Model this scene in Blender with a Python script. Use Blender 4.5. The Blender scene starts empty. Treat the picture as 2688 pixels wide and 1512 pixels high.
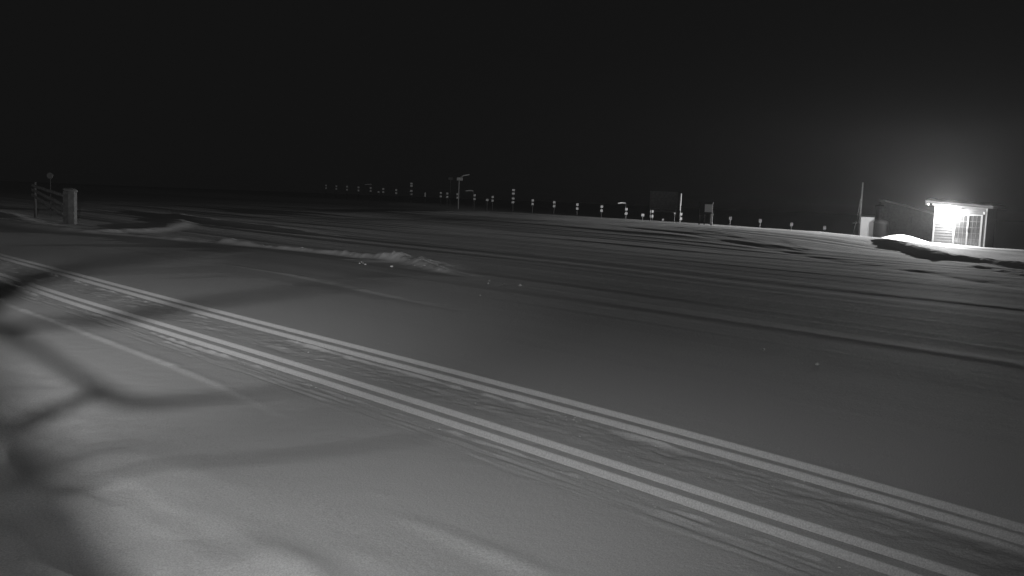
import bpy, bmesh, math, random
import numpy as np
from mathutils import Vector, Matrix

# ------------------------------------------------------------------ camera
S = bpy.context.scene
COL = S.collection
FL, PITCH, ROLL, EYE = 2400.0, math.atan(235 / 2400.0), math.radians(2.3), 1.8
fwd = Vector((0, math.cos(PITCH), -math.sin(PITCH)))
rgt = Vector((1, 0, 0)); upv = rgt.cross(fwd)
cr = rgt * math.cos(ROLL) + upv * math.sin(ROLL)
cu = upv * math.cos(ROLL) - rgt * math.sin(ROLL)
cam = bpy.data.cameras.new('camera'); cam_o = bpy.data.objects.new('camera', cam); COL.objects.link(cam_o)
cam.sensor_width = 36.0; cam.lens = 36.0 * FL / 2688.0; cam.clip_start = 0.05; cam.clip_end = 3000
cam_o.matrix_world = Matrix(((cr.x, cu.x, -fwd.x, 0), (cr.y, cu.y, -fwd.y, 0), (cr.z, cu.z, -fwd.z, EYE), (0, 0, 0, 1)))
S.camera = cam_o

# ------------------------------------------------------------------ night sky, exposure
W = bpy.data.worlds.new('World'); S.world = W; W.use_nodes = True
bg = W.node_tree.nodes['Background']
bg.inputs['Color'].default_value = (1, 1, 1, 1); bg.inputs['Strength'].default_value = 0.006
S.view_settings.view_transform = 'Standard'; S.view_settings.look = 'None'
S.view_settings.exposure = 0; S.view_settings.gamma = 1
S.cycles.use_denoising = True
S.cycles.max_bounces = 6; S.cycles.volume_bounces = 0
S.cycles.sample_clamp_indirect = 2.0

random.seed(7)

# survey helpers: a sighting (column, row of the photograph) at a distance or on level snow -> place in the world
def sight(px, py):
    return cr * ((px - 1344) / FL) + cu * ((756 - py) / FL) + fwd
def at(px, py, Y):
    d = sight(px, py); t = Y / d.y
    return Vector((d.x * t, Y, EYE + d.z * t))
def gnd(px, py, z=0.0):
    d = sight(px, py); t = (z - EYE) / d.z
    return Vector((d.x * t, d.y * t, z))

# range axes: D runs along the ski tracks, N across them (away from the camera)
D = Vector((0.680, -0.7332)); D.normalize()
N = Vector((-D.y, D.x))
def uv(p): return (p.x * D.x + p.y * D.y, p.x * N.x + p.y * N.y)
def xy(u, v): return (u * D.x + v * N.x, u * D.y + v * N.y)

# ------------------------------------------------------------------ materials
def mat(name, col, rough=0.7, spec=0.3, metal=0.0, noise=None, bump=None, emit=None, coord='Object'):
    m = bpy.data.materials.new(name); m.use_nodes = True
    nt = m.node_tree; b = nt.nodes['Principled BSDF']
    b.inputs['Base Color'].default_value = (col, col, col, 1)
    b.inputs['Roughness'].default_value = rough; b.inputs['Specular IOR Level'].default_value = spec
    b.inputs['Metallic'].default_value = metal
    tc = nt.nodes.new('ShaderNodeTexCoord')
    if noise:
        sc, lo, hi = noise
        n = nt.nodes.new('ShaderNodeTexNoise'); n.inputs['Scale'].default_value = sc; n.inputs['Detail'].default_value = 5
        r = nt.nodes.new('ShaderNodeMapRange')
        r.inputs['From Min'].default_value = 0.3; r.inputs['From Max'].default_value = 0.7
        r.inputs['To Min'].default_value = lo; r.inputs['To Max'].default_value = hi
        nt.links.new(tc.outputs[coord], n.inputs['Vector']); nt.links.new(n.outputs['Fac'], r.inputs['Value'])
        c = nt.nodes.new('ShaderNodeCombineColor')
        for k in range(3): nt.links.new(r.outputs[0], c.inputs[k])
        nt.links.new(c.outputs[0], b.inputs['Base Color'])
    if bump:
        prev = None
        for sc, dist, st in bump:
            n = nt.nodes.new('ShaderNodeTexNoise'); n.inputs['Scale'].default_value = sc; n.inputs['Detail'].default_value = 4
            nt.links.new(tc.outputs[coord], n.inputs['Vector'])
            bp = nt.nodes.new('ShaderNodeBump'); bp.inputs['Strength'].default_value = st; bp.inputs['Distance'].default_value = dist
            nt.links.new(n.outputs['Fac'], bp.inputs['Height'])
            if prev: nt.links.new(prev.outputs[0], bp.inputs['Normal'])
            prev = bp
        nt.links.new(prev.outputs[0], b.inputs['Normal'])
    if emit:
        b.inputs['Emission Color'].default_value = (1, 1, 1, 1); b.inputs['Emission Strength'].default_value = emit
    return m
M = {
 'snow': mat('snow', 0.8, 0.9, 0.02, noise=(110, 0.64, 0.94), bump=[(7, 0.02, 0.3), (32, 0.009, 0.55), (110, 0.003, 0.6)]),
 'lump': mat('lump_snow', 0.84, 0.9, 0.02, bump=[(30, 0.01, 0.5)]),
 'siding': mat('painted_siding', 0.13, 0.6, 0.3, noise=(4, 0.11, 0.15)),
 'trim': mat('white_trim', 0.5, 0.5, 0.3),
 'muntin': mat('muntin_paint', 0.22, 0.5, 0.3),
 'oldwood': mat('old_wood', 0.16, 0.85, 0.15, noise=(5, 0.12, 0.2), bump=[(20, 0.008, 0.5)]),
 'oldwood_dark': mat('old_wood_dark', 0.1, 0.85, 0.15, noise=(5, 0.07, 0.13), bump=[(20, 0.008, 0.5)]),
 'roof': mat('roof_metal', 0.22, 0.5, 0.4, noise=(3, 0.18, 0.26)),
 'glass': mat('dark_glass', 0.055, 0.12, 0.5),
 'room': mat('dark_room', 0.03, 0.9, 0.1),
 'darkwood': mat('dark_stained_wood', 0.05, 0.8, 0.2, noise=(3, 0.035, 0.065), bump=[(14, 0.01, 0.4)]),
 'greywood': mat('weathered_wood', 0.3, 0.85, 0.15, noise=(5, 0.22, 0.36), bump=[(20, 0.008, 0.5)]),
 'palewood': mat('pale_wood', 0.42, 0.8, 0.2, noise=(6, 0.34, 0.5), bump=[(25, 0.006, 0.4)]),
 'white': mat('white_paint', 0.84, 0.55, 0.3, noise=(2, 0.8, 0.88)),
 'plate': mat('white_plate', 0.6, 0.5, 0.3),
 'dullplate': mat('dull_plate', 0.36, 0.6, 0.3),
 'blackmetal': mat('black_metal', 0.03, 0.5, 0.4),
 'greymetal': mat('galvanised_metal', 0.35, 0.45, 0.4),
 'bark': mat('bark', 0.06, 0.9, 0.1, noise=(12, 0.04, 0.09), bump=[(40, 0.004, 0.6)]),
 'bulb': mat('lamp_lens', 0.9, 0.4, 0.3, emit=60.0),
 'floodfill_glass': mat('flood_or_fill_glass', 0.5, 0.3, 0.5),
}

# ------------------------------------------------------------------ mesh helpers
def link(name, bm, m, parent=None, smooth=False, bevel=0.0):
    me = bpy.data.meshes.new(name)
    if bevel: bmesh.ops.bevel(bm, geom=bm.edges[:], offset=bevel, segments=2, affect='EDGES', clamp_overlap=True)
    bmesh.ops.recalc_face_normals(bm, faces=bm.faces[:])
    bm.to_mesh(me); bm.free()
    me.materials.append(M[m])
    if smooth:
        for p in me.polygons: p.use_smooth = True
    o = bpy.data.objects.new(name, me); COL.objects.link(o)
    if parent: o.parent = parent
    return o
def tag(o, label, cat, group=None):
    o['label'] = label; o['category'] = cat
    if group: o['group'] = group
    return o
def thing(name, label, cat, loc, rz=0.0, group=None):
    o = bpy.data.objects.new(name, None); COL.objects.link(o); o.empty_display_size = 0.2
    o.location = loc; o.rotation_euler = (0, 0, rz)
    return tag(o, label, cat, group)
def box(bm, x0, x1, y0, y1, z0, z1, mtx=None):
    v = [bm.verts.new((x, y, z)) for z in (z0, z1) for y in (y0, y1) for x in (x0, x1)]
    for f in ((0, 2, 3, 1), (4, 5, 7, 6), (0, 1, 5, 4), (2, 6, 7, 3), (0, 4, 6, 2), (1, 3, 7, 5)):
        bm.faces.new([v[i] for i in f])
    if mtx: bmesh.ops.transform(bm, matrix=mtx, verts=v)
    return v
def bx(*a):
    bm = bmesh.new(); box(bm, *a); return bm
def tube(bm, pts, rad, seg=8, cap=True):
    rings = []
    for i, p in enumerate(pts):
        p = Vector(p); a = Vector(pts[max(i - 1, 0)]); b = Vector(pts[min(i + 1, len(pts) - 1)])
        t = (b - a).normalized(); s = t.cross(Vector((0.13, 0.21, 1)))
        if s.length < 1e-3: s = t.cross(Vector((1, 0, 0)))
        s.normalize(); q = t.cross(s)
        r = rad[i] if hasattr(rad, '__len__') else rad
        rings.append([bm.verts.new(p + (s * math.cos(k * 2 * math.pi / seg) + q * math.sin(k * 2 * math.pi / seg)) * r) for k in range(seg)])
    for a, b in zip(rings[:-1], rings[1:]):
        for k in range(seg): bm.faces.new((a[k], a[(k + 1) % seg], b[(k + 1) % seg], b[k]))
    if cap:
        bm.faces.new(rings[0][::-1]); bm.faces.new(rings[-1])
def tb(pts, rad, seg=8):
    bm = bmesh.new(); tube(bm, pts, rad, seg); return bm
def copy_tree(o, parent=None):
    c = o.copy(); COL.objects.link(c)
    if parent: c.parent = parent
    for ch in o.children: copy_tree(ch, c)
    return c

# ------------------------------------------------------------------ snow ground
def vnoise(x, y, seed=0):
    xi = np.floor(x).astype(np.int64); yi = np.floor(y).astype(np.int64)
    fx = x - xi; fy = y - yi
    fx = fx * fx * fx * (fx * (fx * 6 - 15) + 10); fy = fy * fy * fy * (fy * (fy * 6 - 15) + 10)
    def h(a, b):
        n = (a * 374761393 + b * 668265263 + seed * 974634777) & 0xffffffff
        n = ((n ^ (n >> 13)) * 1274126177) & 0xffffffff
        return ((n ^ (n >> 16)) & 0xffff) / 32767.5 - 1.0
    return (h(xi, yi) * (1 - fx) + h(xi + 1, yi) * fx) * (1 - fy) + (h(xi, yi + 1) * (1 - fx) + h(xi + 1, yi + 1) * fx) * fy
def fbm(x, y, o=3, seed=0):
    s = 0; a = 1.0
    for k in range(o):
        s = s + a * vnoise(x * 2 ** k + 17 * k, y * 2 ** k - 9 * k, seed + k); a *= 0.5
    return s
def sst(a, b, x):
    t = np.clip((x - a) / (b - a), 0, 1); return t * t * (3 - 2 * t)

# the four grooves of the two classic ski tracks: surveyed positions of their far lips
SX = [90, 290, 400, 600, 900, 1100, 1400, 1600, 1900, 2100, 2488, 2688]
LIPS = {
 'A': [688.3, 738.7, 769, 821.4, 895.9, 944.9, 1022.8, 1075.6, 1157.6, 1210, 1319, 1374.8],
 'B': [698, 750.4, 782.8, 837.3, 914.5, 965, 1047.6, 1100.4, 1184.5, 1239.4, 1350.6, 1406.5],
 'C': [745, 804, 841.4, 897.3, 987, 1047.7, 1142.9, 1204, 1301.5, 1362.6, 1484.5],
 'D': [757, 821, 858.7, 917.4, 1010.4, 1076, 1173.9, 1239, 1338.8, 1404]}
def lip(k):
    p = [uv(gnd(x, y)) for x, y in zip(SX, LIPS[k])]
    U = np.array([q[0] for q in p]); V = np.array([q[1] for q in p])
    co = np.polyfit(U, V, 4, w=np.sqrt(1 / (1 + np.abs(U))))
    lo, hi = U.min() - 0.3, U.max() + 0.5
    return lambda u: np.polyval(co, np.clip(u, lo, hi))
lipf = {k: lip(k) for k in 'ABCD'}

def seg(a, b, n): return list(np.linspace(a, b, n, endpoint=False))
us = seg(-600, -200, 8) + seg(-200, -90, 40) + seg(-90, -45, 110) + seg(-45, -26, 130) + seg(-26, -10, 290) + seg(-10, 4, 520) + seg(4, 9, 60) + seg(9, 30, 20) + seg(30, 300, 8) + [300.0]
us = np.array(us)
rows = []      # (lateral positions along u, groove depth factor)
def rows_between(fa, fb, fr, dep=None):
    a = fa(us) if callable(fa) else np.full_like(us, fa); b = fb(us) if callable(fb) else np.full_like(us, fb)
    for i, f in enumerate(fr): rows.append((a * (1 - f) + b * f, 0.0 if dep is None else dep[i]))
OPEN = {'A': 0.155, 'B': 0.15, 'C': 0.13, 'D': 0.128}
def near(k): return lambda u, k=k: lipf[k](u) - OPEN[k]
rows_between(-200, -12, np.linspace(0, 1, 6, endpoint=False))
rows_between(-12, 0.5, np.linspace(0, 1, 30, endpoint=False))
rows_between(0.5, lambda u: near('D')(u) - 0.62, np.linspace(0, 1, 130, endpoint=False))
rows_between(lambda u: near('D')(u) - 0.62, lambda u: near('D')(u) - 0.02, np.linspace(0, 1, 54, endpoint=False))
prev = None
for k in 'DCBA':
    if prev: rows_between(lambda u, p=prev: lipf[p](u) + 0.012, lambda u, k=k: near(k)(u) - 0.012, np.linspace(0, 1, 56 if k == 'B' else 12, endpoint=False))
    fr = [-0.09, 0.0, 0.06, 0.2, 0.28, 0.5, 0.72, 0.80, 0.94, 0.99, 1.03, 1.09]
    dp = [0.0, 0.05, 0.3, 0.88, 1.0, 1.0, 1.0, 0.93, 0.22, 0.05, 0.01, 0.0]
    rows_between(near(k), lipf[k], fr, dp); prev = k
aout = lambda u: lipf['A'](u) + 0.016
rows_between(aout, 9, np.linspace(0, 1, 75, endpoint=False))
rows_between(9, 18, np.linspace(0, 1, 150, endpoint=False))
rows_between(18, 40, np.linspace(0, 1, 180, endpoint=False))
rows_between(40, 70, np.linspace(0, 1, 150, endpoint=False))
rows_between(70, 160, np.linspace(0, 1, 25, endpoint=False))
rows_between(160, 600, np.linspace(0, 1, 5))
V = np.array([r[0] for r in rows]); DEP = np.array([r[1] for r in rows])[:, None]
U = np.broadcast_to(us[None, :], V.shape)
X = U * D.x + V * N.x; Y = U * D.y + V * N.y

def add_line(Z, pix, hgt, wn, wf, z0=0.0, rough=0.0, seed=3, ends=1.0):
    """snow ridge (hgt>0) or rut (hgt<0) along a surveyed line; wn / wf half widths towards and away from the camera"""
    P = [gnd(a, b, z0) for a, b in pix]
    hs = hgt if hasattr(hgt, '__len__') else [hgt] * len(P)
    best = np.full(X.shape, 1e9); hh = np.zeros(X.shape); side = np.zeros(X.shape)
    xs = [p.x for p in P]; ys = [p.y for p in P]
    m = (X > min(xs) - 4) & (X < max(xs) + 4) & (Y > min(ys) - 4) & (Y < max(ys) + 4)
    xx = X[m]; yy = Y[m]; b = best[m]; h = hh[m]; sd = side[m]
    for i in range(len(P) - 1):
        ax, ay, bx_, by_ = xs[i], ys[i], xs[i + 1], ys[i + 1]
        dx, dy = bx_ - ax, by_ - ay; L2 = dx * dx + dy * dy
        t = np.clip(((xx - ax) * dx + (yy - ay) * dy) / L2, 0, 1)
        ex = xx - ax - t * dx; ey = yy - ay - t * dy
        dd = np.hypot(ex, ey); c = dd < b
        b = np.where(c, dd, b); h = np.where(c, hs[i] * (1 - t) + hs[i + 1] * t, h)
        L = np.hypot(ax + t * dx, ay + t * dy)
        sd = np.where(c, np.where(np.hypot(xx, yy) > L, 1.0, -1.0), sd)
    w = np.where(sd > 0, wf, wn)
    g = h * np.exp(-(b / w) ** 2)
    if rough:
        g = g * (1 + rough * fbm(xx * 2.3, yy * 2.3, 3, seed)) + np.abs(h) * 0.35 * rough * np.exp(-(b / (1.6 * w)) ** 2) * fbm(xx * 7, yy * 7, 2, seed + 5)
    Z[m] += g
def add_bump(Z, px, py, z0, hgt, ru, rv, ang=0.0):
    p = gnd(px, py, z0); c, s = math.cos(ang), math.sin(ang)
    dx = X - p.x; dy = Y - p.y
    a = (dx * c + dy * s) / ru; b = (-dx * s + dy * c) / rv
    Z += hgt * np.exp(-(a * a + b * b))

Z = np.zeros(X.shape)
# the field climbs to a low crest before the shooting range, then drops to the range floor
crest = np.interp(us, [-140, -90, -66, -57, -44, -37, -29, -25, -21, -17], [0.2, 0.35, 0.45, 0.66, 0.64, 0.6, 0.5, 0.34, 0.0, -0.15])[None, :]
back = np.interp(us, [-140, -80, -57, -40, -33, -29, -24], [0.9, 0.9, 0.15, -0.4, -0.45, -0.05, -0.25])[None, :]
ramp = sst(24, 51, V)
Z += crest * ramp
Z += (back - crest) * sst(52.5, 57.5, V)
Z += -0.9 * sst(62, 100, V) * sst(-30, -40, U)
# grooming undulations, long in the direction of travel
q = V + 0.5 * vnoise(U * 0.05, V * 0.1, 5)
st = 0.018 * vnoise(U * 0.030 + 3, q * 0.55, 11) + 0.013 * vnoise(U * 0.05, q * 1.15, 12) + 0.009 * vnoise(U * 0.07, q * 2.3, 13)
Z += st * sst(7.5, 14, V) * (1 - 0.7 * sst(46, 52, V))
Z += 0.0022 * vnoise(U * 0.12, q * 5.5, 14) * sst(6.2, 8, V) * sst(60, 30, V)
# broad soft undulation everywhere
Z += 0.03 * vnoise(X * 0.13, Y * 0.13, 21) * sst(6.5, 12, V)
# unpacked bank beside the groomed trail, close to the camera
edge = 3.1 + 0.25 * vnoise(U * 0.35, U * 0, 31)
bk = sst(edge, edge - 1.7, V)
Z += bk * (0.07 + 0.05 * vnoise(X * 0.7 + 4, Y * 0.7, 32) + 0.010 * vnoise(X * 1.7, Y * 1.7, 33) + 0.0025 * fbm(X * 5, Y * 5, 2, 34) + 0.022 * vnoise(U * 1.6 + 3, V * 3.6, 35) + 0.010 * vnoise(U * 3.1, V * 7.5, 36))
# churned strip between the two tracks and crumbs along their inner edges
tB, tC, tD = lipf['B'](us)[None, :], lipf['C'](us)[None, :], lipf['D'](us)[None, :]
mid = sst(tC + 0.10, tC + 0.22, V) * sst(tB - 0.24, tB - 0.34, V)
am = 0.35 + 0.65 * sst(-0.2, 0.5, vnoise(U * 0.35, V * 0.3, 41)) * sst(-10, -4, U)
Z += mid * am * (0.013 * fbm(U * 2.2, V * 7, 3, 42) + 0.009 * fbm(U * 9, V * 16, 2, 43) + 0.03 * np.clip(vnoise(U * 6, V * 9, 143) - 0.45, 0, 1) - 0.03 * np.clip(vnoise(U * 5, V * 8, 144) - 0.5, 0, 1))
for t, s, a in ((tB - 0.255, 44, 0.024), (tD - 0.225, 45, 0.022), (tD - 0.34, 48, 0.010)):
    wob = 0.02 * vnoise(U * 0.8, U * 0, s + 20)
    cr_ = np.clip(0.45 + 0.9 * vnoise(U * 1.4, V * 1.5, s) + 0.5 * vnoise(U * 7, V * 6, s + 1), 0, 1.3)
    dv = V - t - wob
    Z += a * cr_ * np.where(dv > 0, np.exp(-(dv / 0.014) ** 2), np.exp(-(dv / 0.03) ** 2))
Z += 0.004 * sst(tD - 0.6, tD - 0.5, V) * sst(tD - 0.17, tD - 0.2, V) * fbm(U * 1.6, V * 20, 3, 46)
Z += 0.004 * np.clip(fbm(U * 3, V * 7, 2, 47), 0, 1) * sst(6.0, 6.1, V) * sst(7.2, 6.5, V) * sst(-8, -3, U)
# the grooves themselves
Z += -0.062 * DEP * (1 + 0.05 * vnoise(U * 1.1, V * 0 + 2, 51))
# ridges, ruts and piles
add_line(Z, [(-60, 772), (0, 793), (130, 838), (300, 903), (450, 960), (560, 1005), (680, 1060), (800, 1120)], [0.02, 0.02, 0.022, 0.02, 0.018, 0.014, 0.008, 0.0], 0.04, 0.08, rough=0.25)
add_line(Z, [(230, 611), (310, 617), (400, 624), (520, 635), (600, 642), (700, 650), (800, 660), (900, 671), (960, 680), (1050, 692), (1110, 704), (1160, 716), (1230, 728)], [0.04, 0.05, 0.05, 0.065, 0.07, 0.08, 0.10, 0.11, 0.11, 0.11, 0.1, 0.07, 0.02], 0.15, 0.22, rough=0.3)
add_line(Z, [(985, 688), (1030, 688), (1080, 692), (1120, 703), (1160, 714)], [0.06, 0.13, 0.15, 0.10, 0.02], 0.45, 0.6, rough=0.3, seed=61)
add_line(Z, [(600, 641), (625, 643), (665, 646)], [0.09, 0.13, 0.05], 0.35, 0.3, rough=0.6, seed=62)
add_line(Z, [(-80, 570), (0, 582), (100, 596), (190, 606), (270, 611), (360, 609), (430, 600), (470, 588), (475, 576), (420, 563), (330, 551)], [0.10, 0.12, 0.13, 0.13, 0.12, 0.11, 0.09, 0.07, 0.06, 0.045, 0.02], 0.55, 0.9, rough=0.08, seed=63)
add_line(Z, [(470, 566), (560, 580), (700, 596), (850, 616)], [0.1, 0.09, 0.07, 0.02], 0.5, 0.6, rough=0.3, seed=64)
add_line(Z, [(-100, 545), (0, 560), (80, 585), (200, 600)], [0.1, 0.1, 0.06, 0.02], 0.6, 0.6, rough=0.3, seed=65)
add_line(Z, [(560, 690), (760, 722), (950, 762), (1150, 803), (1300, 830)], [0.0, 0.02, 0.02, 0.014, 0.0], 0.06, 0.12, rough=0.4, seed=66)
# ruts that catch the light of the hut lamp
add_line(Z, [(1640, 592), (1788, 603), (1900, 614), (2020, 628), (2100, 637), (2165, 646)], [0, 0.008, 0.01, 0.012, 0.018, 0.0], 0.2, 0.9, z0=0.35, rough=0.3, seed=67)
add_line(Z, [(1950, 616), (2060, 624), (2110, 634), (2150, 642)], [0, 0.008, 0.018, 0.0], 0.2, 0.9, z0=0.35, seed=68)
add_line(Z, [(1500, 596), (1788, 620), (2000, 643), (2200, 672), (2450, 705), (2700, 742)], [0.0, -0.022, -0.026, -0.026, -0.026, -0.026], 0.5, 0.4, z0=0.15, rough=0.2, seed=69)
# snow berms pushed up beside the hut
add_line(Z, [(2292, 646), (2312, 648), (2340, 651), (2380, 659), (2430, 672), (2462, 680), (2500, 679), (2560, 684), (2640, 698), (2730, 715), (2900, 745)], [0.0, 0.16, 0.2, 0.22, 0.25, 0.24, 0.17, 0.17, 0.18, 0.18, 0.18], 0.32, 1.6, z0=-0.08, rough=0.2, seed=70)
add_line(Z, [(2470, 683), (2540, 700), (2600, 710), (2700, 730)], [0.0, 0.045, 0.05, 0.05], 0.25, 0.9, z0=-0.1, rough=0.2, seed=71)
p = at(2368, 628, 63.0); Z += 0.45 * np.exp(-(((X - p.x) * D.x + (Y - p.y) * D.y) / 1.5) ** 2 - (((X - p.x) * N.x + (Y - p.y) * N.y) / 1.3) ** 2)
p = at(2660, 664, 52.0); Z += 0.12 * np.exp(-((X - p.x) / 3.0) ** 2 - ((Y - p.y) / 2.5) ** 2)
# hummocks on the near bank
for (a, b, h, ru, rv, an) in ((820, 1515, 0.08, 0.5, 0.15, -0.95), (690, 1440, 0.02, 0.3, 0.16, -0.9), (330, 1200, 0.05, 0.7, 0.35, -0.9), (1400, 1455, 0.02, 0.3, 0.09, -0.85), (1270, 1405, 0.016, 0.26, 0.08, -0.85), (1130, 1350, 0.012, 0.2, 0.07, -0.8), (960, 1430, 0.014, 0.22, 0.09, -0.9), (1000, 1265, 0.006, 0.08, 0.05, -0.8)):
    add_bump(Z, a, b, 0.08, h, ru, rv, an)

nr, nc = X.shape
me = bpy.data.meshes.new('snow_field')
me.vertices.add(nr * nc)
me.vertices.foreach_set('co', np.stack([X, Y, Z], -1).astype(np.float32).ravel())
i = np.arange((nr - 1) * (nc - 1)); r_, c_ = i // (nc - 1), i % (nc - 1)
a_ = r_ * nc + c_
quads = np.stack([a_, a_ + 1, a_ + nc + 1, a_ + nc], -1).astype(np.int32)
me.loops.add(quads.size); me.loops.foreach_set('vertex_index', quads.ravel())
me.polygons.add(len(quads)); me.polygons.foreach_set('loop_start', np.arange(0, quads.size, 4, dtype=np.int32))
me.update(calc_edges=True); me.validate()
me.polygons.foreach_set('use_smooth', np.ones(len(quads), dtype=bool))
me.materials.append(M['snow'])
ground = bpy.data.objects.new('snow_field', me); COL.objects.link(ground); ground['kind'] = 'structure'
print('terrain', nr, nc, nr * nc)
def gz(x, y):
    u, v = x * D.x + y * D.y, x * N.x + y * N.y
    c = int(np.argmin(np.abs(us - u))); r = int(np.argmin(np.abs(V[:, c] - v)))
    return float(Z[r, c])

ROT = math.atan2(D.y, D.x)        # local x of a thing set square to the range runs along D, local -y faces the trail

# ------------------------------------------------------------------ lit timing hut
c0 = at(2445, 637, 65.0)
g0 = -0.55
hut = thing('timing_hut', 'small pale sided hut with a glaring wall lamp and gridded sliding door', 'hut', (c0.x, c0.y, g0), ROT)
HW, HD = 3.55, 1.7
zt = lambda x: (2.62 - 0.055 * x) - g0         # top of the wall, falling to the right
# wall core stands behind the boards
def prism(name, prof, y0, y1, m, parent):
    bm = bmesh.new()
    f = [bm.verts.new((x, y0, z)) for x, z in prof]; b = [bm.verts.new((x, y1, z)) for x, z in prof]
    n = len(prof); bm.faces.new(f); bm.faces.new(b[::-1])
    for k in range(n): bm.faces.new((f[k], b[k], b[(k + 1) % n], f[(k + 1) % n]))
    return link(name, bm, m, parent)
DX0, DX1, DZ1 = 1.48, 3.22, 2.14 + 0.32       # door opening
DZ0 = 0.34
wall = prism('wall', [(0, 0), (HW, 0), (HW, zt(HW)), (0, zt(0))], 0.10, HD, 'siding', hut)
z = 0.0; k = 0
while z < zt(0) - 0.05:
    h = 0.19; z1 = min(z + h, zt(HW if z + h > 2.9 else 0) - 0.012)
    spans = [(0.09, DX0 - 0.09), (DX1 + 0.09, HW - 0.09)] if z < DZ1 + 0.05 else [(0.09, HW - 0.09)]
    for x0, x1 in spans:
        zz = min(z + h, zt(x1) - 0.01)
        if zz - z < 0.03: continue
        bm = bmesh.new()        # lapped board: thick lower edge, thin upper edge
        prof = [(0.10, z), (0.062, z + 0.006), (0.088, zz), (0.10, zz)]
        a = [bm.verts.new((x0, y, q)) for y, q in prof]; b = [bm.verts.new((x1, y, q)) for y, q in prof]
        bm.faces.new(a); bm.faces.new(b[::-1])
        for j in range(4): bm.faces.new((a[j], b[j], b[(j + 1) % 4], a[(j + 1) % 4]))
        link('siding_board', bm, 'siding', wall)
    z += h
for x0, x1 in ((0.0, 0.09), (HW - 0.09, HW)):
    link('corner_trim', bx(x0, x1, 0.045, 0.13, 0, zt(x1) - 0.01), 'trim', wall, bevel=0.004)
roof = prism('roof', [(-0.5, zt(-0.5)), (HW + 0.5, zt(HW + 0.5)), (HW + 0.5, zt(HW + 0.5) + 0.14), (-0.5, zt(-0.5) + 0.14)], -0.38, HD + 0.35, 'roof', hut)
bmr = bmesh.new()
nx, ny = 40, 16
gv = [[bmr.verts.new((-0.5 + (HW + 1.0) * a / nx, -0.42 + (HD + 0.75) * b / ny,
        zt(-0.5 + (HW + 1.0) * a / nx) + 0.145 + 0.17 * min(1, 3.5 * min(a, nx - a, b, ny - b) / 8 + 0.25) + 0.03 * math.sin(a * 0.5 + b * 0.3) + random.uniform(-.008, .008))) for a in range(nx + 1)] for b in range(ny + 1)]
for b in range(ny):
    for a in range(nx): bmr.faces.new((gv[b][a], gv[b][a + 1], gv[b + 1][a + 1], gv[b + 1][a]))
ed = [e for e in bmr.edges if e.is_boundary]
ex = bmesh.ops.extrude_edge_only(bmr, edges=ed)
for v in ex['geom']:
    if isinstance(v, bmesh.types.BMVert): v.co.z = zt(v.co.x) + 0.142
link('roof_snow', bmr, 'lump', roof, smooth=True)
fb = prism('fascia_board', [(-0.02, zt(-0.02) - 0.11), (HW + 0.02, zt(HW + 0.02) - 0.11), (HW + 0.02, zt(HW + 0.02) - 0.004), (-0.02, zt(-0.02) - 0.004)], -0.30, -0.26, 'trim', roof)
link('rafter_end', bx(-0.48, -0.3, -0.35, -0.25, zt(-0.4) - 0.13, zt(-0.4) - 0.012), 'trim', roof)
# sliding door
door = link('sliding_door', bx(DX0 + 0.02, DX1 - 0.02, 0.06, 0.075, DZ0 + 0.02, DZ1 - 0.02), 'room', hut)
for n_, a in (('door_frame', (DX0 - 0.08, DX0 + 0.05, 0.02, 0.1, DZ0 - 0.06, DZ1 + 0.06)), ('door_frame', (DX1 - 0.05, DX1 + 0.08, 0.02, 0.1, DZ0 - 0.06, DZ1 + 0.06)),
              ('door_frame', (DX0 + 0.05, DX1 - 0.05, 0.022, 0.1, DZ1 - 0.02, DZ1 + 0.055)), ('door_frame', (DX0 + 0.05, DX1 - 0.05, 0.022, 0.1, DZ0 - 0.055, DZ0 + 0.05))):
    link(n_, bx(*a), 'trim', door, bevel=0.006)
xm = (DX0 + DX1) / 2
link('meeting_stile', bx(xm - 0.055, xm + 0.055, 0.015, 0.058, DZ0 + 0.05, DZ1 - 0.02), 'trim', door, bevel=0.006)
for (xa, xb) in ((DX0 + 0.05, xm - 0.055), (xm + 0.055, DX1 - 0.05)):
    nxp, nzp = 3, 5
    wv, hv = (xb - xa) / nxp, (DZ1 - 0.02 - DZ0 - 0.05) / nzp
    for a in range(nxp):
        for b in range(nzp):
            link('pane', bx(xa + a * wv + 0.014, xa + (a + 1) * wv - 0.014, 0.045, 0.055, DZ0 + 0.05 + b * hv + 0.014, DZ0 + 0.05 + (b + 1) * hv - 0.014), 'glass', door)
    for a in range(1, nxp): link('muntin', bx(xa + a * wv - 0.011, xa + a * wv + 0.011, 0.036, 0.056, DZ0 + 0.05, DZ1 - 0.02), 'muntin', door)
    for b in range(1, nzp): link('muntin', bx(xa, xb, 0.034, 0.0555, DZ0 + 0.05 + b * hv - 0.011, DZ0 + 0.05 + b * hv + 0.011), 'muntin', door)
link('door_handle', bx(xm - 0.02, xm + 0.02, -0.02, 0.014, DZ0 + 1.0, DZ0 + 1.25), 'greymetal', door, bevel=0.006)
# unlit soffit fixture
bm = bmesh.new(); bmesh.ops.create_uvsphere(bm, u_segments=14, v_segments=8, radius=0.09, matrix=Matrix.Translation((1.75, -0.06, 2.82)))
link('soffit_fixture', bm, 'white', hut, smooth=True)
link('outlet_box', bx(3.3, 3.42, 0.0, 0.06, 2.55, 2.72), 'white', hut, bevel=0.01)
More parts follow.
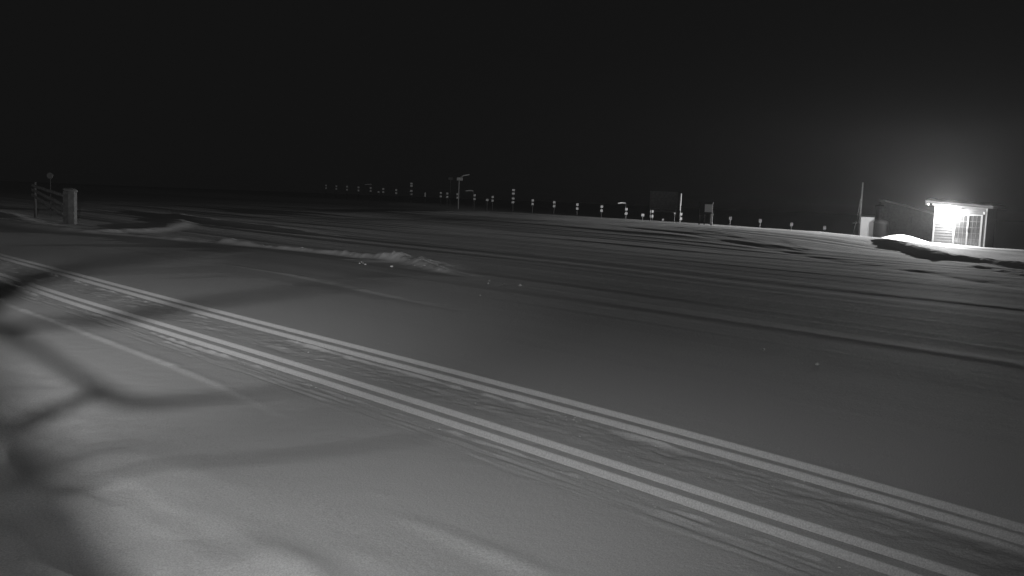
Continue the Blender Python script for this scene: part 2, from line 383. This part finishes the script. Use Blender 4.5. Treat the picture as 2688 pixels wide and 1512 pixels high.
# the burning wall lamp
LX, LZ = 1.22, 1.9 + 0.55
lampfix = link('wall_lamp', bx(LX - 0.13, LX + 0.13, -0.06, 0.06, LZ - 0.05, LZ + 0.18), 'greymetal', hut, bevel=0.015)
bm = bmesh.new(); bmesh.ops.create_uvsphere(bm, u_segments=16, v_segments=10, radius=0.11, matrix=Matrix.Translation((LX, -0.14, LZ)) @ Matrix.Diagonal((1.1, 0.9, 0.8, 1)))
link('lamp_lens', bm, 'bulb', lampfix, smooth=True)
lp = bpy.data.lights.new('hut_lamp', 'POINT'); lp.energy = 1000; lp.shadow_soft_size = 0.1; lp.color = (1, 1, 1)
lo = bpy.data.objects.new('hut_lamp_glow', lp); COL.objects.link(lo); lo.parent = hut; lo.location = (LX, -0.30, LZ)
ls = bpy.data.lights.new('hut_lamp_beam', 'SPOT'); ls.energy = 40000; ls.shadow_soft_size = 0.1; ls.spot_size = math.radians(156); ls.spot_blend = 1.0
so = bpy.data.objects.new('hut_lamp_beam', ls); COL.objects.link(so); so.parent = hut; so.location = (LX, -0.31, LZ)
so.rotation_euler = Vector((-0.35, -1, 0.5)).to_track_quat('-Z', 'Y').to_euler()

# ------------------------------------------------------------------ dark hut behind it
q0 = at(2303, 620, 76.0)
dh = thing('equipment_hut', 'dark unlit hut with a steep pale roof edge behind the lamp hut', 'hut', (q0.x, q0.y, -0.4), ROT * 0.35)
tall = at(2318, 524, 76).z + 0.4; low = at(2418, 557, 76).z + 0.4
prism('wall', [(0, 0), (4.6, 0), (4.6, low - 0.15), (0.45, tall - 0.14), (0, tall - 0.5)], 0, 3.4, 'greywood', dh)
rf = prism('roof', [(0.3, tall - 0.13), (4.75, low - 0.30), (4.75, low - 0.16), (0.3, tall)], -0.35, 3.7, 'lump', dh)
link('fascia_board', bx(-0.1, 0.3, -0.3, 3.6, tall - 0.55, tall - 0.45), 'darkwood', rf)
wn = link('window', bx(2.25, 2.6, -0.04, 0.02, 1.5, 2.05), 'greywood', dh)
link('pane', bx(2.29, 2.56, -0.05, -0.035, 1.54, 2.01), 'glass', wn)

# ------------------------------------------------------------------ long white bin beside the dark hut
b0 = at(2257, 614, 69.9); b1 = at(2291, 618, 69.7)
bl = (Vector((b1.x - b0.x, b1.y - b0.y))).length
brz = math.atan2(b1.y - b0.y, b1.x - b0.x) - 0.05
bn = thing('storage_bin', 'white wooden bin with a banded lid beside the braced pole', 'bin', (b0.x, b0.y, b0.z - 0.5), brz)
hb = at(2257, 585, 69.9).z - b0.z + 0.5; hl = at(2257, 569, 69.9).z - b0.z + 0.5
body = link('body', bx(0.02, bl, 0, 1.1, 0, hb - 0.06), 'white', bn, bevel=0.01)
for x in (0.0, bl * 0.62): link('batten', bx(x, x + 0.08, -0.03, 0.0, 0.02, hb - 0.062), 'white', body)
lid = link('lid', bx(0.0, bl + 0.02, -0.01, 1.12, hb + 0.03, hl), 'white', bn, bevel=0.012)
link('lid_rim', bx(-0.03, bl + 0.04, -0.06, 1.15, hb - 0.058, hb + 0.028), 'white', lid, bevel=0.01)
# dark round tank added in place of the bin's shaded end, rounded cover on top
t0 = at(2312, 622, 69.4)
dk = thing('shade_filler', 'dark round tank with a rounded cover added for the shaded end of the white bin', 'filler', (t0.x, t0.y, t0.z - 0.6))
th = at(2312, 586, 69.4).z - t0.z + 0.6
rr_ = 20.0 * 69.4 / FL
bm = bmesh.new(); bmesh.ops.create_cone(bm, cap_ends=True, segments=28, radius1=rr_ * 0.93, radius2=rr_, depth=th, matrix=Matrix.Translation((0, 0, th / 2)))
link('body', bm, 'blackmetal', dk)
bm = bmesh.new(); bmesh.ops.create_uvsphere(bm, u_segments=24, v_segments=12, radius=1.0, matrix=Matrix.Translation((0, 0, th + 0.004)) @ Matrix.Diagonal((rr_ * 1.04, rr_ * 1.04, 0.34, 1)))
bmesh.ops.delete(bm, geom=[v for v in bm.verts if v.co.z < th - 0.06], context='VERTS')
link('filler_cover', bm, 'oldwood_dark', dk, smooth=True)

# pole and its brace left of the bin
p0 = at(2258, 600, 71.0); p1 = at(2260, 479, 71.0)
pole = thing('braced_pole', 'tall slim wooden pole with a leaning brace next to the white bin', 'pole', (p0.x - 0.08, p0.y, p0.z - 0.8))
ph = p1.z - p0.z + 0.8
link('pole', tb([(0, 0, 0), (0.01, 0, ph * 0.6), (0.02, 0, ph)], [0.075, 0.065, 0.05], 10), 'palewood', pole, smooth=True)
link('brace', tb([(-0.42, 0.05, 0.3), (-0.2, 0.03, 1.7), (-0.06, 0.0, ph - 1.25)], [0.035, 0.03, 0.028], 8), 'greywood', pole, smooth=True)
link('brace_foot', bx(-0.5, -0.05, 0.02, 0.08, p0.z - (p0.z - 0.8) + 0.38, p0.z - (p0.z - 0.8) + 0.46), 'greywood', pole)

# ------------------------------------------------------------------ cabinet on the crest
k0 = at(1850, 590, 61.0); kz = gz(k0.x, k0.y)
cb = thing('range_cabinet', 'dark cabinet on legs with one bright white panel, on the snow crest', 'cabinet', (k0.x, k0.y, kz - 0.15), -0.25)
zc = lambda py: at(1850, py, 61.0).z - kz + 0.15
link('body', bx(-0.42, 0.44, 0, 0.4, zc(561), zc(533)), 'blackmetal', cb, bevel=0.012)
link('lid', bx(-0.46, 0.48, -0.05, 0.44, zc(533) + 0.003, zc(530)), 'blackmetal', cb)
link('panel', bx(-0.06, 0.43, -0.025, -0.003, zc(556.5), zc(536)), 'plate', cb)
for x in (-0.38, -0.05): link('leg', bx(x - 0.03, x + 0.03, 0.05, 0.11, 0, zc(561) - 0.002), 'darkwood', cb)
link('post', bx(0.33, 0.5, -0.16, -0.03, 0, zc(560)), 'plate', cb, bevel=0.008)

# ------------------------------------------------------------------ lane markers along the range
def marker(name, label, group, px, rows, Y, m='plate', sz=(0.2, 0.2), cat='marker', post=True, dark='blackmetal'):
    base = at(px, rows[-1], Y); x, y = base.x, base.y
    zb = min(gz(x, y), base.z - 0.45) - 0.1
    t = thing(name, label, cat, (x, y, zb), 0.0, group)
    zs = [at(px, r, Y).z - zb for r in rows]
    link('post', tb([(0, 0, 0), (0, 0, max(zs) + sz[1] / 2 - 0.01)], 0.022, 6), dark, t)
    for z_ in zs:
        link('plate', bx(-sz[0] / 2, sz[0] / 2, -0.045, -0.024, z_ - sz[1] / 2, z_ + sz[1] / 2), m, t, bevel=0.006)
    return t
Z0 = 83.0
lane = lambda i: Z0 - 2.12 * i
pairs = [(-13, 856, 487, 494), (-12, 883, 489, 496), (-11, 911, 490, 498), (-10, 941, 492, 500), (-9, 973, 493.5, 501), (-8, 1006, 496, 504), (-7, 1040, 499, 507),
         (-5, 1157, 506.5, 515.5), (-4, 1174, 508, 517), (-3, 1201, 510, 519), (-2, 1245.7, 513, 522.5), (-1, 1293, 517, 526.7),
         (1, 1398, 526, 535.5), (2, 1454.5, 531, 541), (3, 1515, 537, 547.4), (4, 1579, 542.5, 552.8), (5, 1643.5, 549, 560.5), (7, 1786.5, 562, 574)]
for i_, px, a, b in pairs:
    marker('lane_marker', 'thin dark stake with two small white plates in the range row', 'paired plate markers along the range', px, (a, b), lane(i_), sz=(0.2, 0.19))
for i_, px, rr in ((0, 1346.5, (499, 508, 521, 531)), (-6, 1079.5, (482, 488, 501, 510))):
    marker('lane_marker', 'tall dark stake carrying four small white plates', 'four plate markers along the range', px, rr, lane(i_), sz=(0.24, 0.17))
marker('lane_marker', 'dark stake with twin side by side pairs of narrow white plates', None, 1712.5, (555, 567.4), lane(6), sz=(0.14, 0.2))
tw = marker('lane_marker', 'dim slim stake with two dull plates close beside a white plate marker', None, 1707, (555, 567.4), lane(6) + 0.3, m='dullplate', sz=(0.09, 0.18))
for i_, px, a in ((9, 1917, 573), (10, 1995.6, 579.5), (11, 2077.5, 589), (12, 2164, 598)):
    marker('lane_marker', 'single small white plate peeping over the snow crest', 'single plate markers behind the crest', px, (a,), lane(i_), sz=(0.19, 0.24), m='dullplate')
for i_, px, a, sz, lb in ((-1.3, 1279, 525, (0.24, 0.19), 'low stake with one wide white plate between two paired markers'),
                      (5.7, 1687, 564.5, (0.22, 0.2), 'low stake with one square white plate beside the twin plate marker'),
                      (-5.4, 1116, 511, (0.13, 0.42), 'low stake with one upright narrow white plate'),
                      (-8.4, 994, 504, (0.22, 0.16), 'small dim single plate stake among the farthest paired markers'),
                      (6.3, 1740, 576.5, (0.14, 0.12), 'tiny dim plate low on the crest below the dark hoarding'),
                      (6.7, 1771, 560, (0.14, 0.12), 'tiny dull plate left of the pale flag pole')):
    marker('low_marker', lb, None, px, (a,), lane(i_), sz=sz, m='dullplate' if 'd' == lb[5] or 'tiny' in lb else 'plate')
# wind flags: dark pole with a pale streamer blown level
def wind_flag(px0, px1, py, Y, label, m):
    a = at(px0, py, Y); b = at(px1, py + 0.8, Y); zb = gz(b.x, b.y) - 0.2
    zb = min(zb, b.z - 0.8)
    t = thing('wind_flag', label, 'flag', (b.x, b.y, zb))
    L = b.x - a.x; hz = b.z - zb
    link('pole', tb([(0, 0, 0), (0, 0, hz + 0.05)], 0.016, 6), 'blackmetal', t)
    bm = bmesh.new(); n = 10
    top = []; bot = []
    for k in range(n + 1):
        f = k / n; yy = 0.05 * math.sin(f * 5) * f; dz = 0.03 * math.sin(f * 4.2)
        top.append((-L * f, yy, hz + 0.045 + dz - 0.015 * f)); bot.append((-L * f, yy, hz - 0.06 + dz + 0.02 * f))
    for side in (0.004, -0.004):
        vt = [bm.verts.new((x, y + side, z)) for x, y, z in top]; vb = [bm.verts.new((x, y + side, z)) for x, y, z in bot]
        for k in range(n): bm.faces.new((vt[k], vt[k + 1], vb[k + 1], vb[k]))
    link('streamer', bm, m, t)
wind_flag(1222, 1243, 500.5, lane(-2.2), 'dim streamer blown level from a dark pole right of the tall T shaped pole', 'dullplate')
wind_flag(1622, 1643, 532.5, lane(5), 'bright streamer blown level above a paired plate marker', 'plate')
wind_flag(958, 976, 484, lane(-9.2), 'very dim streamer over the far end of the marker row', 'dullplate')
# pale flag pole
a = at(1785.2, 552, lane(7) - 0.4); b = at(1788, 508, lane(7) - 0.4); zb = gz(a.x, a.y) - 0.3
fp = thing('flag_pole', 'pale bare upright pole rising behind the crest beside a dark hoarding', 'pole', (a.x, a.y, zb))
link('pole', tb([(0, 0, a.z - zb), (0.0, 0, (a.z + b.z) / 2 - zb), (0.0, 0, b.z - zb)], [0.045, 0.06, 0.055], 10), 'palewood', fp, smooth=True)
link('socket', tb([(0, 0, 0), (0, 0, a.z - zb)], [0.05, 0.04], 8), 'blackmetal', fp)
# T shaped pole: box head with a slanting arm
a = at(1204, 498, lane(-3)); b = at(1206.5, 474, lane(-3)); zb = gz(a.x, a.y) - 0.3
tp = thing('camera_pole', 'tall dim pole with a box head and one arm slanting up', 'pole', (a.x, a.y, zb))
sc = lane(-3) / FL
link('pole', tb([(0, 0, 0), (0, 0, b.z - zb)], 0.06, 8), 'dullplate', tp, smooth=True)
hd = link('head_box', bx(-0.22, 0.36, -0.16, 0.16, b.z - zb, b.z - zb + 0.3), 'dullplate', tp, bevel=0.03)
link('arm', tb([(0.12, 0, b.z - zb + 0.3), (0.42, -0.02, b.z - zb + 0.5), (1.0, -0.05, b.z - zb + 0.62)], [0.1, 0.07, 0.045], 8), 'dullplate', tp, smooth=True)
a = at(1183, 469, lane(-3.4)); zb = gz(a.x, a.y) - 0.3
bp = thing('range_sensor', 'small dim box on a black mast beside the T shaped pole', 'sensor', (a.x, a.y, zb))
link('mast', tb([(0, 0, 0), (0, 0, a.z - zb - 0.1)], 0.018, 6), 'blackmetal', bp)
link('box', bx(-0.22, 0.22, -0.1, 0.1, a.z - zb - 0.11, a.z - zb + 0.12), 'dullplate', bp, bevel=0.03)
# dark hoarding
a = at(1704, 556, 84.0); b = at(1781, 504, 84.0); zb = gz(a.x, a.y) - 0.4
hg = thing('hoarding', 'faint dark board wall standing on the range behind the marker row', 'board', (a.x, a.y, zb), 0.06)
wd = b.x - a.x
for k in range(6): link('board', bx(0, wd, 0.0, 0.04, a.z - zb + k * (b.z - a.z) / 6 + 0.01, a.z - zb + (k + 1) * (b.z - a.z) / 6), 'oldwood_dark', hg)
for x in (0.05, wd - 0.15): link('leg', bx(x, x + 0.1, 0.045, 0.15, 0, b.z - zb - 0.05), 'oldwood_dark', hg)

# ------------------------------------------------------------------ rail fence with a stout end post
f0 = at(184, 590, 38.4); fz = gz(f0.x, f0.y)
fence = thing('rail_fence', 'three rail wooden fence ending in a stout snow capped post', 'fence', (f0.x, f0.y, fz - 0.2), 0)
zt_ = at(184, 500, 38.4).z - fz + 0.2
post = link('end_post', bx(-0.01, 0.24, -0.15, 0.13, 0, zt_), 'oldwood', fence, bevel=0.012)
link('post_side', bx(-0.27, -0.012, -0.06, 0.2, 0, zt_ - 0.03), 'oldwood_dark', post, bevel=0.012)  # darker wood puts the shade of this side face into its colour
capm = bmesh.new()
bmesh.ops.create_uvsphere(capm, u_segments=18, v_segments=10, radius=0.5, matrix=Matrix.Translation((0.0, 0.02, zt_ + 0.012)) @ Matrix.Rotation(0.12, 4, 'Y') @ Matrix.Diagonal((0.64, 0.42, 0.2, 1)))
link('snow_cap', capm, 'oldwood', post, smooth=True)
O = Vector(fence.location)
ends = [(at(167, a, 38.6) - O, at(84, b, 43.0) - O) for a, b in ((513, 485.5), (536.5, 497.5), (562, 511))]
bays = 3
for k in range(bays):
    for e0, e1 in ends:
        p, q = e0.lerp(e1, k / bays), e0.lerp(e1, (k + 1) / bays)
        mid_ = (p + q) / 2 + Vector((0, 0, -0.015 + random.uniform(-.012, .012)))
        bm = bmesh.new(); rings = []
        ax = (q - p).normalized(); sd = Vector((-ax.y, ax.x, 0)).normalized() * 0.03
        for c in (p, mid_, q): rings.append([bm.verts.new(c + o_) for o_ in (sd + Vector((0, 0, 0.06)), sd - Vector((0, 0, 0.06)), -sd - Vector((0, 0, 0.06)), -sd + Vector((0, 0, 0.06)))])
        for r0_, r1_ in zip(rings[:-1], rings[1:]):
            for j in range(4): bm.faces.new((r0_[j], r0_[(j + 1) % 4], r1_[(j + 1) % 4], r1_[j]))
        bm.faces.new(rings[0][::-1]); bm.faces.new(rings[-1])
        link('rail', bm, 'greywood', fence)
    if k < bays - 1: continue
    q = ends[0][0].lerp(ends[0][1], (k + 1) / bays)
    link('post', tb([(q.x + 0.1, q.y + 0.08, q.z - 1.6), (q.x + 0.1, q.y + 0.08, q.z + 0.14)], [0.06, 0.055], 8), 'oldwood_dark', fence, smooth=True)
# dim round reflector on a stake behind the fence
a = at(131, 461, 46.0); zb = gz(a.x, a.y) - 0.2
rs = thing('reflector_post', 'dim round disc on a black stake behind the rail fence', 'marker', (a.x, a.y, zb))
link('stake', tb([(0, 0.04, 0), (0, 0.04, a.z - zb + 0.05)], 0.02, 6), 'blackmetal', rs)
bm = bmesh.new(); bmesh.ops.create_cone(bm, cap_ends=True, segments=20, radius1=0.15, radius2=0.15, depth=0.03, matrix=Matrix.Translation((0, 0, a.z - zb)) @ Matrix.Rotation(math.pi / 2, 4, 'X'))
link('disc', bm, 'oldwood', rs)

# ------------------------------------------------------------------ loose snow lumps
def lump(px, py, r, label, group=None, seed=0):
    p = gnd(px, py, 0.0); z_ = gz(p.x, p.y)
    r *= 0.6
    bm = bmesh.new(); bmesh.ops.create_icosphere(bm, subdivisions=3, radius=r)
    rnd = random.Random(seed); off = Vector((rnd.uniform(-9, 9), rnd.uniform(-9, 9), rnd.uniform(-9, 9)))
    from mathutils import noise as nz
    for v in bm.verts:
        d = v.co.normalized(); v.co = v.co * (1 + 0.3 * nz.noise(d * 1.3 + off) + 0.14 * nz.noise(d * 3.5 + off)); v.co.z *= 0.75; v.co.x *= 1.15
    o = link('snow_lump', bm, 'lump', smooth=True); o.location = (p.x, p.y, z_ + r * 0.35); o.rotation_euler.z = rnd.uniform(0, 6)
    tag(o, label, 'snow lump', group); return o
lump(1365, 752, 0.05, 'fist sized snow lump alone on the groomed snow past the pile', None, 1)
for k, (a, b, r) in enumerate(((1284, 740, .022), (1281, 748, .028), (1320, 748, .018), (1260, 779, .022))):
    lump(a, b, r, 'tiny snow crumb on the groomed snow between pile and lone lump', 'snow crumbs past the pile', 5 + k)
for k, (a, b, r) in enumerate(((944, 696, .035), (953, 695, .03), (959, 699, .045), (949, 692, .028))):
    lump(a, b, r, 'small snow clod lying in a cluster before the snow ridge', 'snow clods before the ridge', 12 + k)
lump(1028, 704, 0.06, 'round snow clod just before the foot of the snow pile', None, 21)
lump(793, 651, 0.06, 'single snow ball sitting on top of the snow ridge', None, 22)
lump(2145, 956, 0.036, 'lone snow lump far out on the dark smooth field', None, 23)
lump(2004, 919, 0.025, 'tiny snow crumb out on the dark smooth field', None, 24)

# fine crumbs of snow strewn along the ridge, the pile and the churned strip
rc = random.Random(5); cb_ = bmesh.new()
def crumb(x, y, r, sink=0.3):
    m_ = Matrix.Translation((x, y, gz(x, y) + r * sink)) @ Matrix.Rotation(rc.uniform(0, 6), 4, 'Z') @ Matrix.Diagonal((rc.uniform(.8, 1.5), rc.uniform(.7, 1.1), rc.uniform(.5, .9), 1))
    v = bmesh.ops.create_icosphere(cb_, subdivisions=1, radius=r, matrix=m_)['verts']
    for w in v: w.co += Vector((rc.uniform(-1, 1), rc.uniform(-1, 1), rc.uniform(-1, 1))) * r * 0.22
ridge = [(300, 617), (520, 635), (700, 650), (900, 671), (1050, 690), (1160, 714), (1300, 742)]
for k in range(140):
    i_ = rc.choice([1, 2, 3, 3, 4, 4, 4, 4]); t = rc.random(); a0, b0_ = ridge[i_], ridge[min(i_ + 1, 6)]
    p = gnd(a0[0] * (1 - t) + b0_[0] * t, a0[1] * (1 - t) + b0_[1] * t)
    crumb(p.x + rc.gauss(0, 0.22), p.y + rc.gauss(0, 0.35), rc.uniform(0.008, 0.016) * (0.6 if rc.random() < .6 else 1), 0.05)
for k in range(420):
    u_ = rc.uniform(-9, 5); sp = rc.random()
    if sp < 0.45: v_ = float(lipf['C'](u_)) + rc.uniform(0.16, 0.72)
    elif sp < 0.65: v_ = float(lipf['B'](u_)) - 0.25 + rc.gauss(0, 0.02)
    elif sp < 0.85: v_ = float(lipf['D'](u_)) - 0.24 - abs(rc.gauss(0, 0.06))
    else: v_ = float(lipf['A'](u_)) + rc.uniform(0.1, 0.7)
    x, y = xy(u_, v_); crumb(x, y, rc.uniform(0.003, 0.007), 0.05)
co_ = link('snow_crumbs', cb_, 'snow'); co_['kind'] = 'stuff'; co_['label'] = 'loose crumbs of snow along the ridge and ski tracks'

# ------------------------------------------------------------------ infrared floodlight and an added fill light on a mast beside the camera (above the frame) and the bare limb that shades them
LP = Vector((-0.55, 0.0, 2.45))
my = LP.y - 0.35
mast = thing('illuminator_mast', 'galvanised mast carrying an infrared floodlight and an added fill light above the viewpoint', 'lamp post', (LP.x, my, gz(LP.x, my) - 0.1))
mz = mast.location.z
link('pole', tb([(0, 0, 0), (0, 0, 3.1)], 0.045, 12), 'greymetal', mast, smooth=True)
link('crossbar', bx(-0.1, 1.0, -0.085, -0.05, LP.z - mz - 0.02, LP.z - mz + 0.02), 'greymetal', mast)
for x in (0.0, 0.85):  # the right head only houses the added fill spot
    head = link('flood_or_fill_body', bx(x - 0.09, x + 0.09, -0.04, 0.27, LP.z - mz - 0.08, LP.z - mz + 0.08), 'blackmetal', mast, bevel=0.01)
    link('flood_or_fill_lens', bx(x - 0.07, x + 0.07, 0.272, 0.28, LP.z - mz - 0.06, LP.z - mz + 0.06), 'floodfill_glass', head)
for x, pw, soft, az, el, half in ((0.0, 1050, 0.014, -20, -30.7, 84.6), (0.0, 15500, 0.014, -31, -36.1, 59.8), (0.85, 330, 0.03, -22, -30.7, 84.6)):  # last spot is fill light, added to lift the limb's shadows
    il = bpy.data.lights.new('flood_or_fill_spot', 'SPOT'); il.energy = pw; il.shadow_soft_size = soft; il.spot_size = math.radians(2 * half); il.spot_blend = 1.0
    io = bpy.data.objects.new('flood_or_fill_spot', il); COL.objects.link(io); io.parent = mast
    az, el = math.radians(az), math.radians(el)
    aim = Vector((math.sin(az) * math.cos(el), math.cos(az) * math.cos(el), -math.sin(el)))
    io.location = (x, 0.35, LP.z - mz); io.rotation_euler = aim.to_track_quat('-Z', 'Y').to_euler()

limb = thing('bare_branch', 'leafless tree limb reaching in front of the infrared floodlight', 'branch', (LP.x - 0.9, LP.y + 0.3, LP.z))
def shaded(pix, rad, r0=0.95):
    pts = []
    for a, b in pix:
        p = gnd(a, b); d = (p - LP).normalized()
        pts.append(LP + d * r0 - limb.location)
    # smooth with Catmull-Rom
    out = []; rr = []
    n = len(pts)
    for i in range(n - 1):
        p0, p1, p2, p3 = pts[max(i - 1, 0)], pts[i], pts[i + 1], pts[min(i + 2, n - 1)]
        for k in range(5):
            t = k / 5
            out.append(0.5 * ((2 * p1) + (p2 - p0) * t + (2 * p0 - 5 * p1 + 4 * p2 - p3) * t * t + (3 * p1 - p0 - 3 * p2 + p3) * t ** 3)); rr.append(rad[i] * (1 - t) + rad[i + 1] * t)
    out.append(pts[-1]); rr.append(rad[-1])
    return tb(out, rr, 8)
link('stem', shaded([(-420, 700), (-300, 900), (-180, 1120), (-60, 1350), (60, 1700), (180, 2200)], [0.022, 0.026, 0.033, 0.037, 0.042, 0.045], 0.42), 'bark', limb, smooth=True)
for pix, rad in (
    ([(-300, 880), (-120, 815), (0, 765), (90, 730), (200, 702), (330, 682), (450, 664), (600, 643), (720, 630)], [0.03, 0.026, 0.019, 0.011, 0.008, 0.006, 0.005, 0.004, 0.001]),
    ([(-250, 900), (-60, 870), (110, 850), (300, 836), (420, 815), (560, 792), (720, 772), (900, 748), (1060, 728)], [0.006, 0.005, 0.005, 0.007, 0.007, 0.005, 0.004, 0.003, 0.001]),
    ([(-260, 800), (-100, 825), (0, 862), (100, 922), (200, 985), (270, 1030), (340, 1056), (450, 1056), (620, 1040), (860, 1015)], [0.009, 0.008, 0.008, 0.006, 0.006, 0.009, 0.008, 0.006, 0.0035, 0.001]),
    ([(60, 1330), (260, 1270), (450, 1225), (650, 1205), (900, 1178), (1150, 1150)], [0.008, 0.003, 0.0022, 0.003, 0.0025, 0.001]),
    ([(-40, 1180), (120, 1095), (270, 1030)], [0.018, 0.009, 0.005]),
    ([(-320, 720), (-100, 672), (60, 662), (260, 652)], [0.012, 0.007, 0.004, 0.001])):
    link('twig', shaded(pix, rad), 'bark', limb, smooth=True)

# ------------------------------------------------------------------ frosty night air
hz = bmesh.new(); box(hz, -760, 760, -760, 760, -3.0, 7.0)
me = bpy.data.meshes.new('haze'); hz.to_mesh(me); hz.free()
haze = bpy.data.objects.new('haze', me); COL.objects.link(haze); haze['kind'] = 'stuff'
hm = bpy.data.materials.new('haze'); hm.use_nodes = True
for n in list(hm.node_tree.nodes):
    if n.type != 'OUTPUT_MATERIAL': hm.node_tree.nodes.remove(n)
pv = hm.node_tree.nodes.new('ShaderNodeVolumePrincipled'); pv.inputs['Density'].default_value = 0.00014
pv.inputs['Color'].default_value = (0.9, 0.9, 0.9, 1); pv.inputs['Anisotropy'].default_value = 0.75
hm.node_tree.links.new(pv.outputs[0], hm.node_tree.nodes['Material Output'].inputs['Volume'])
me.materials.append(hm)
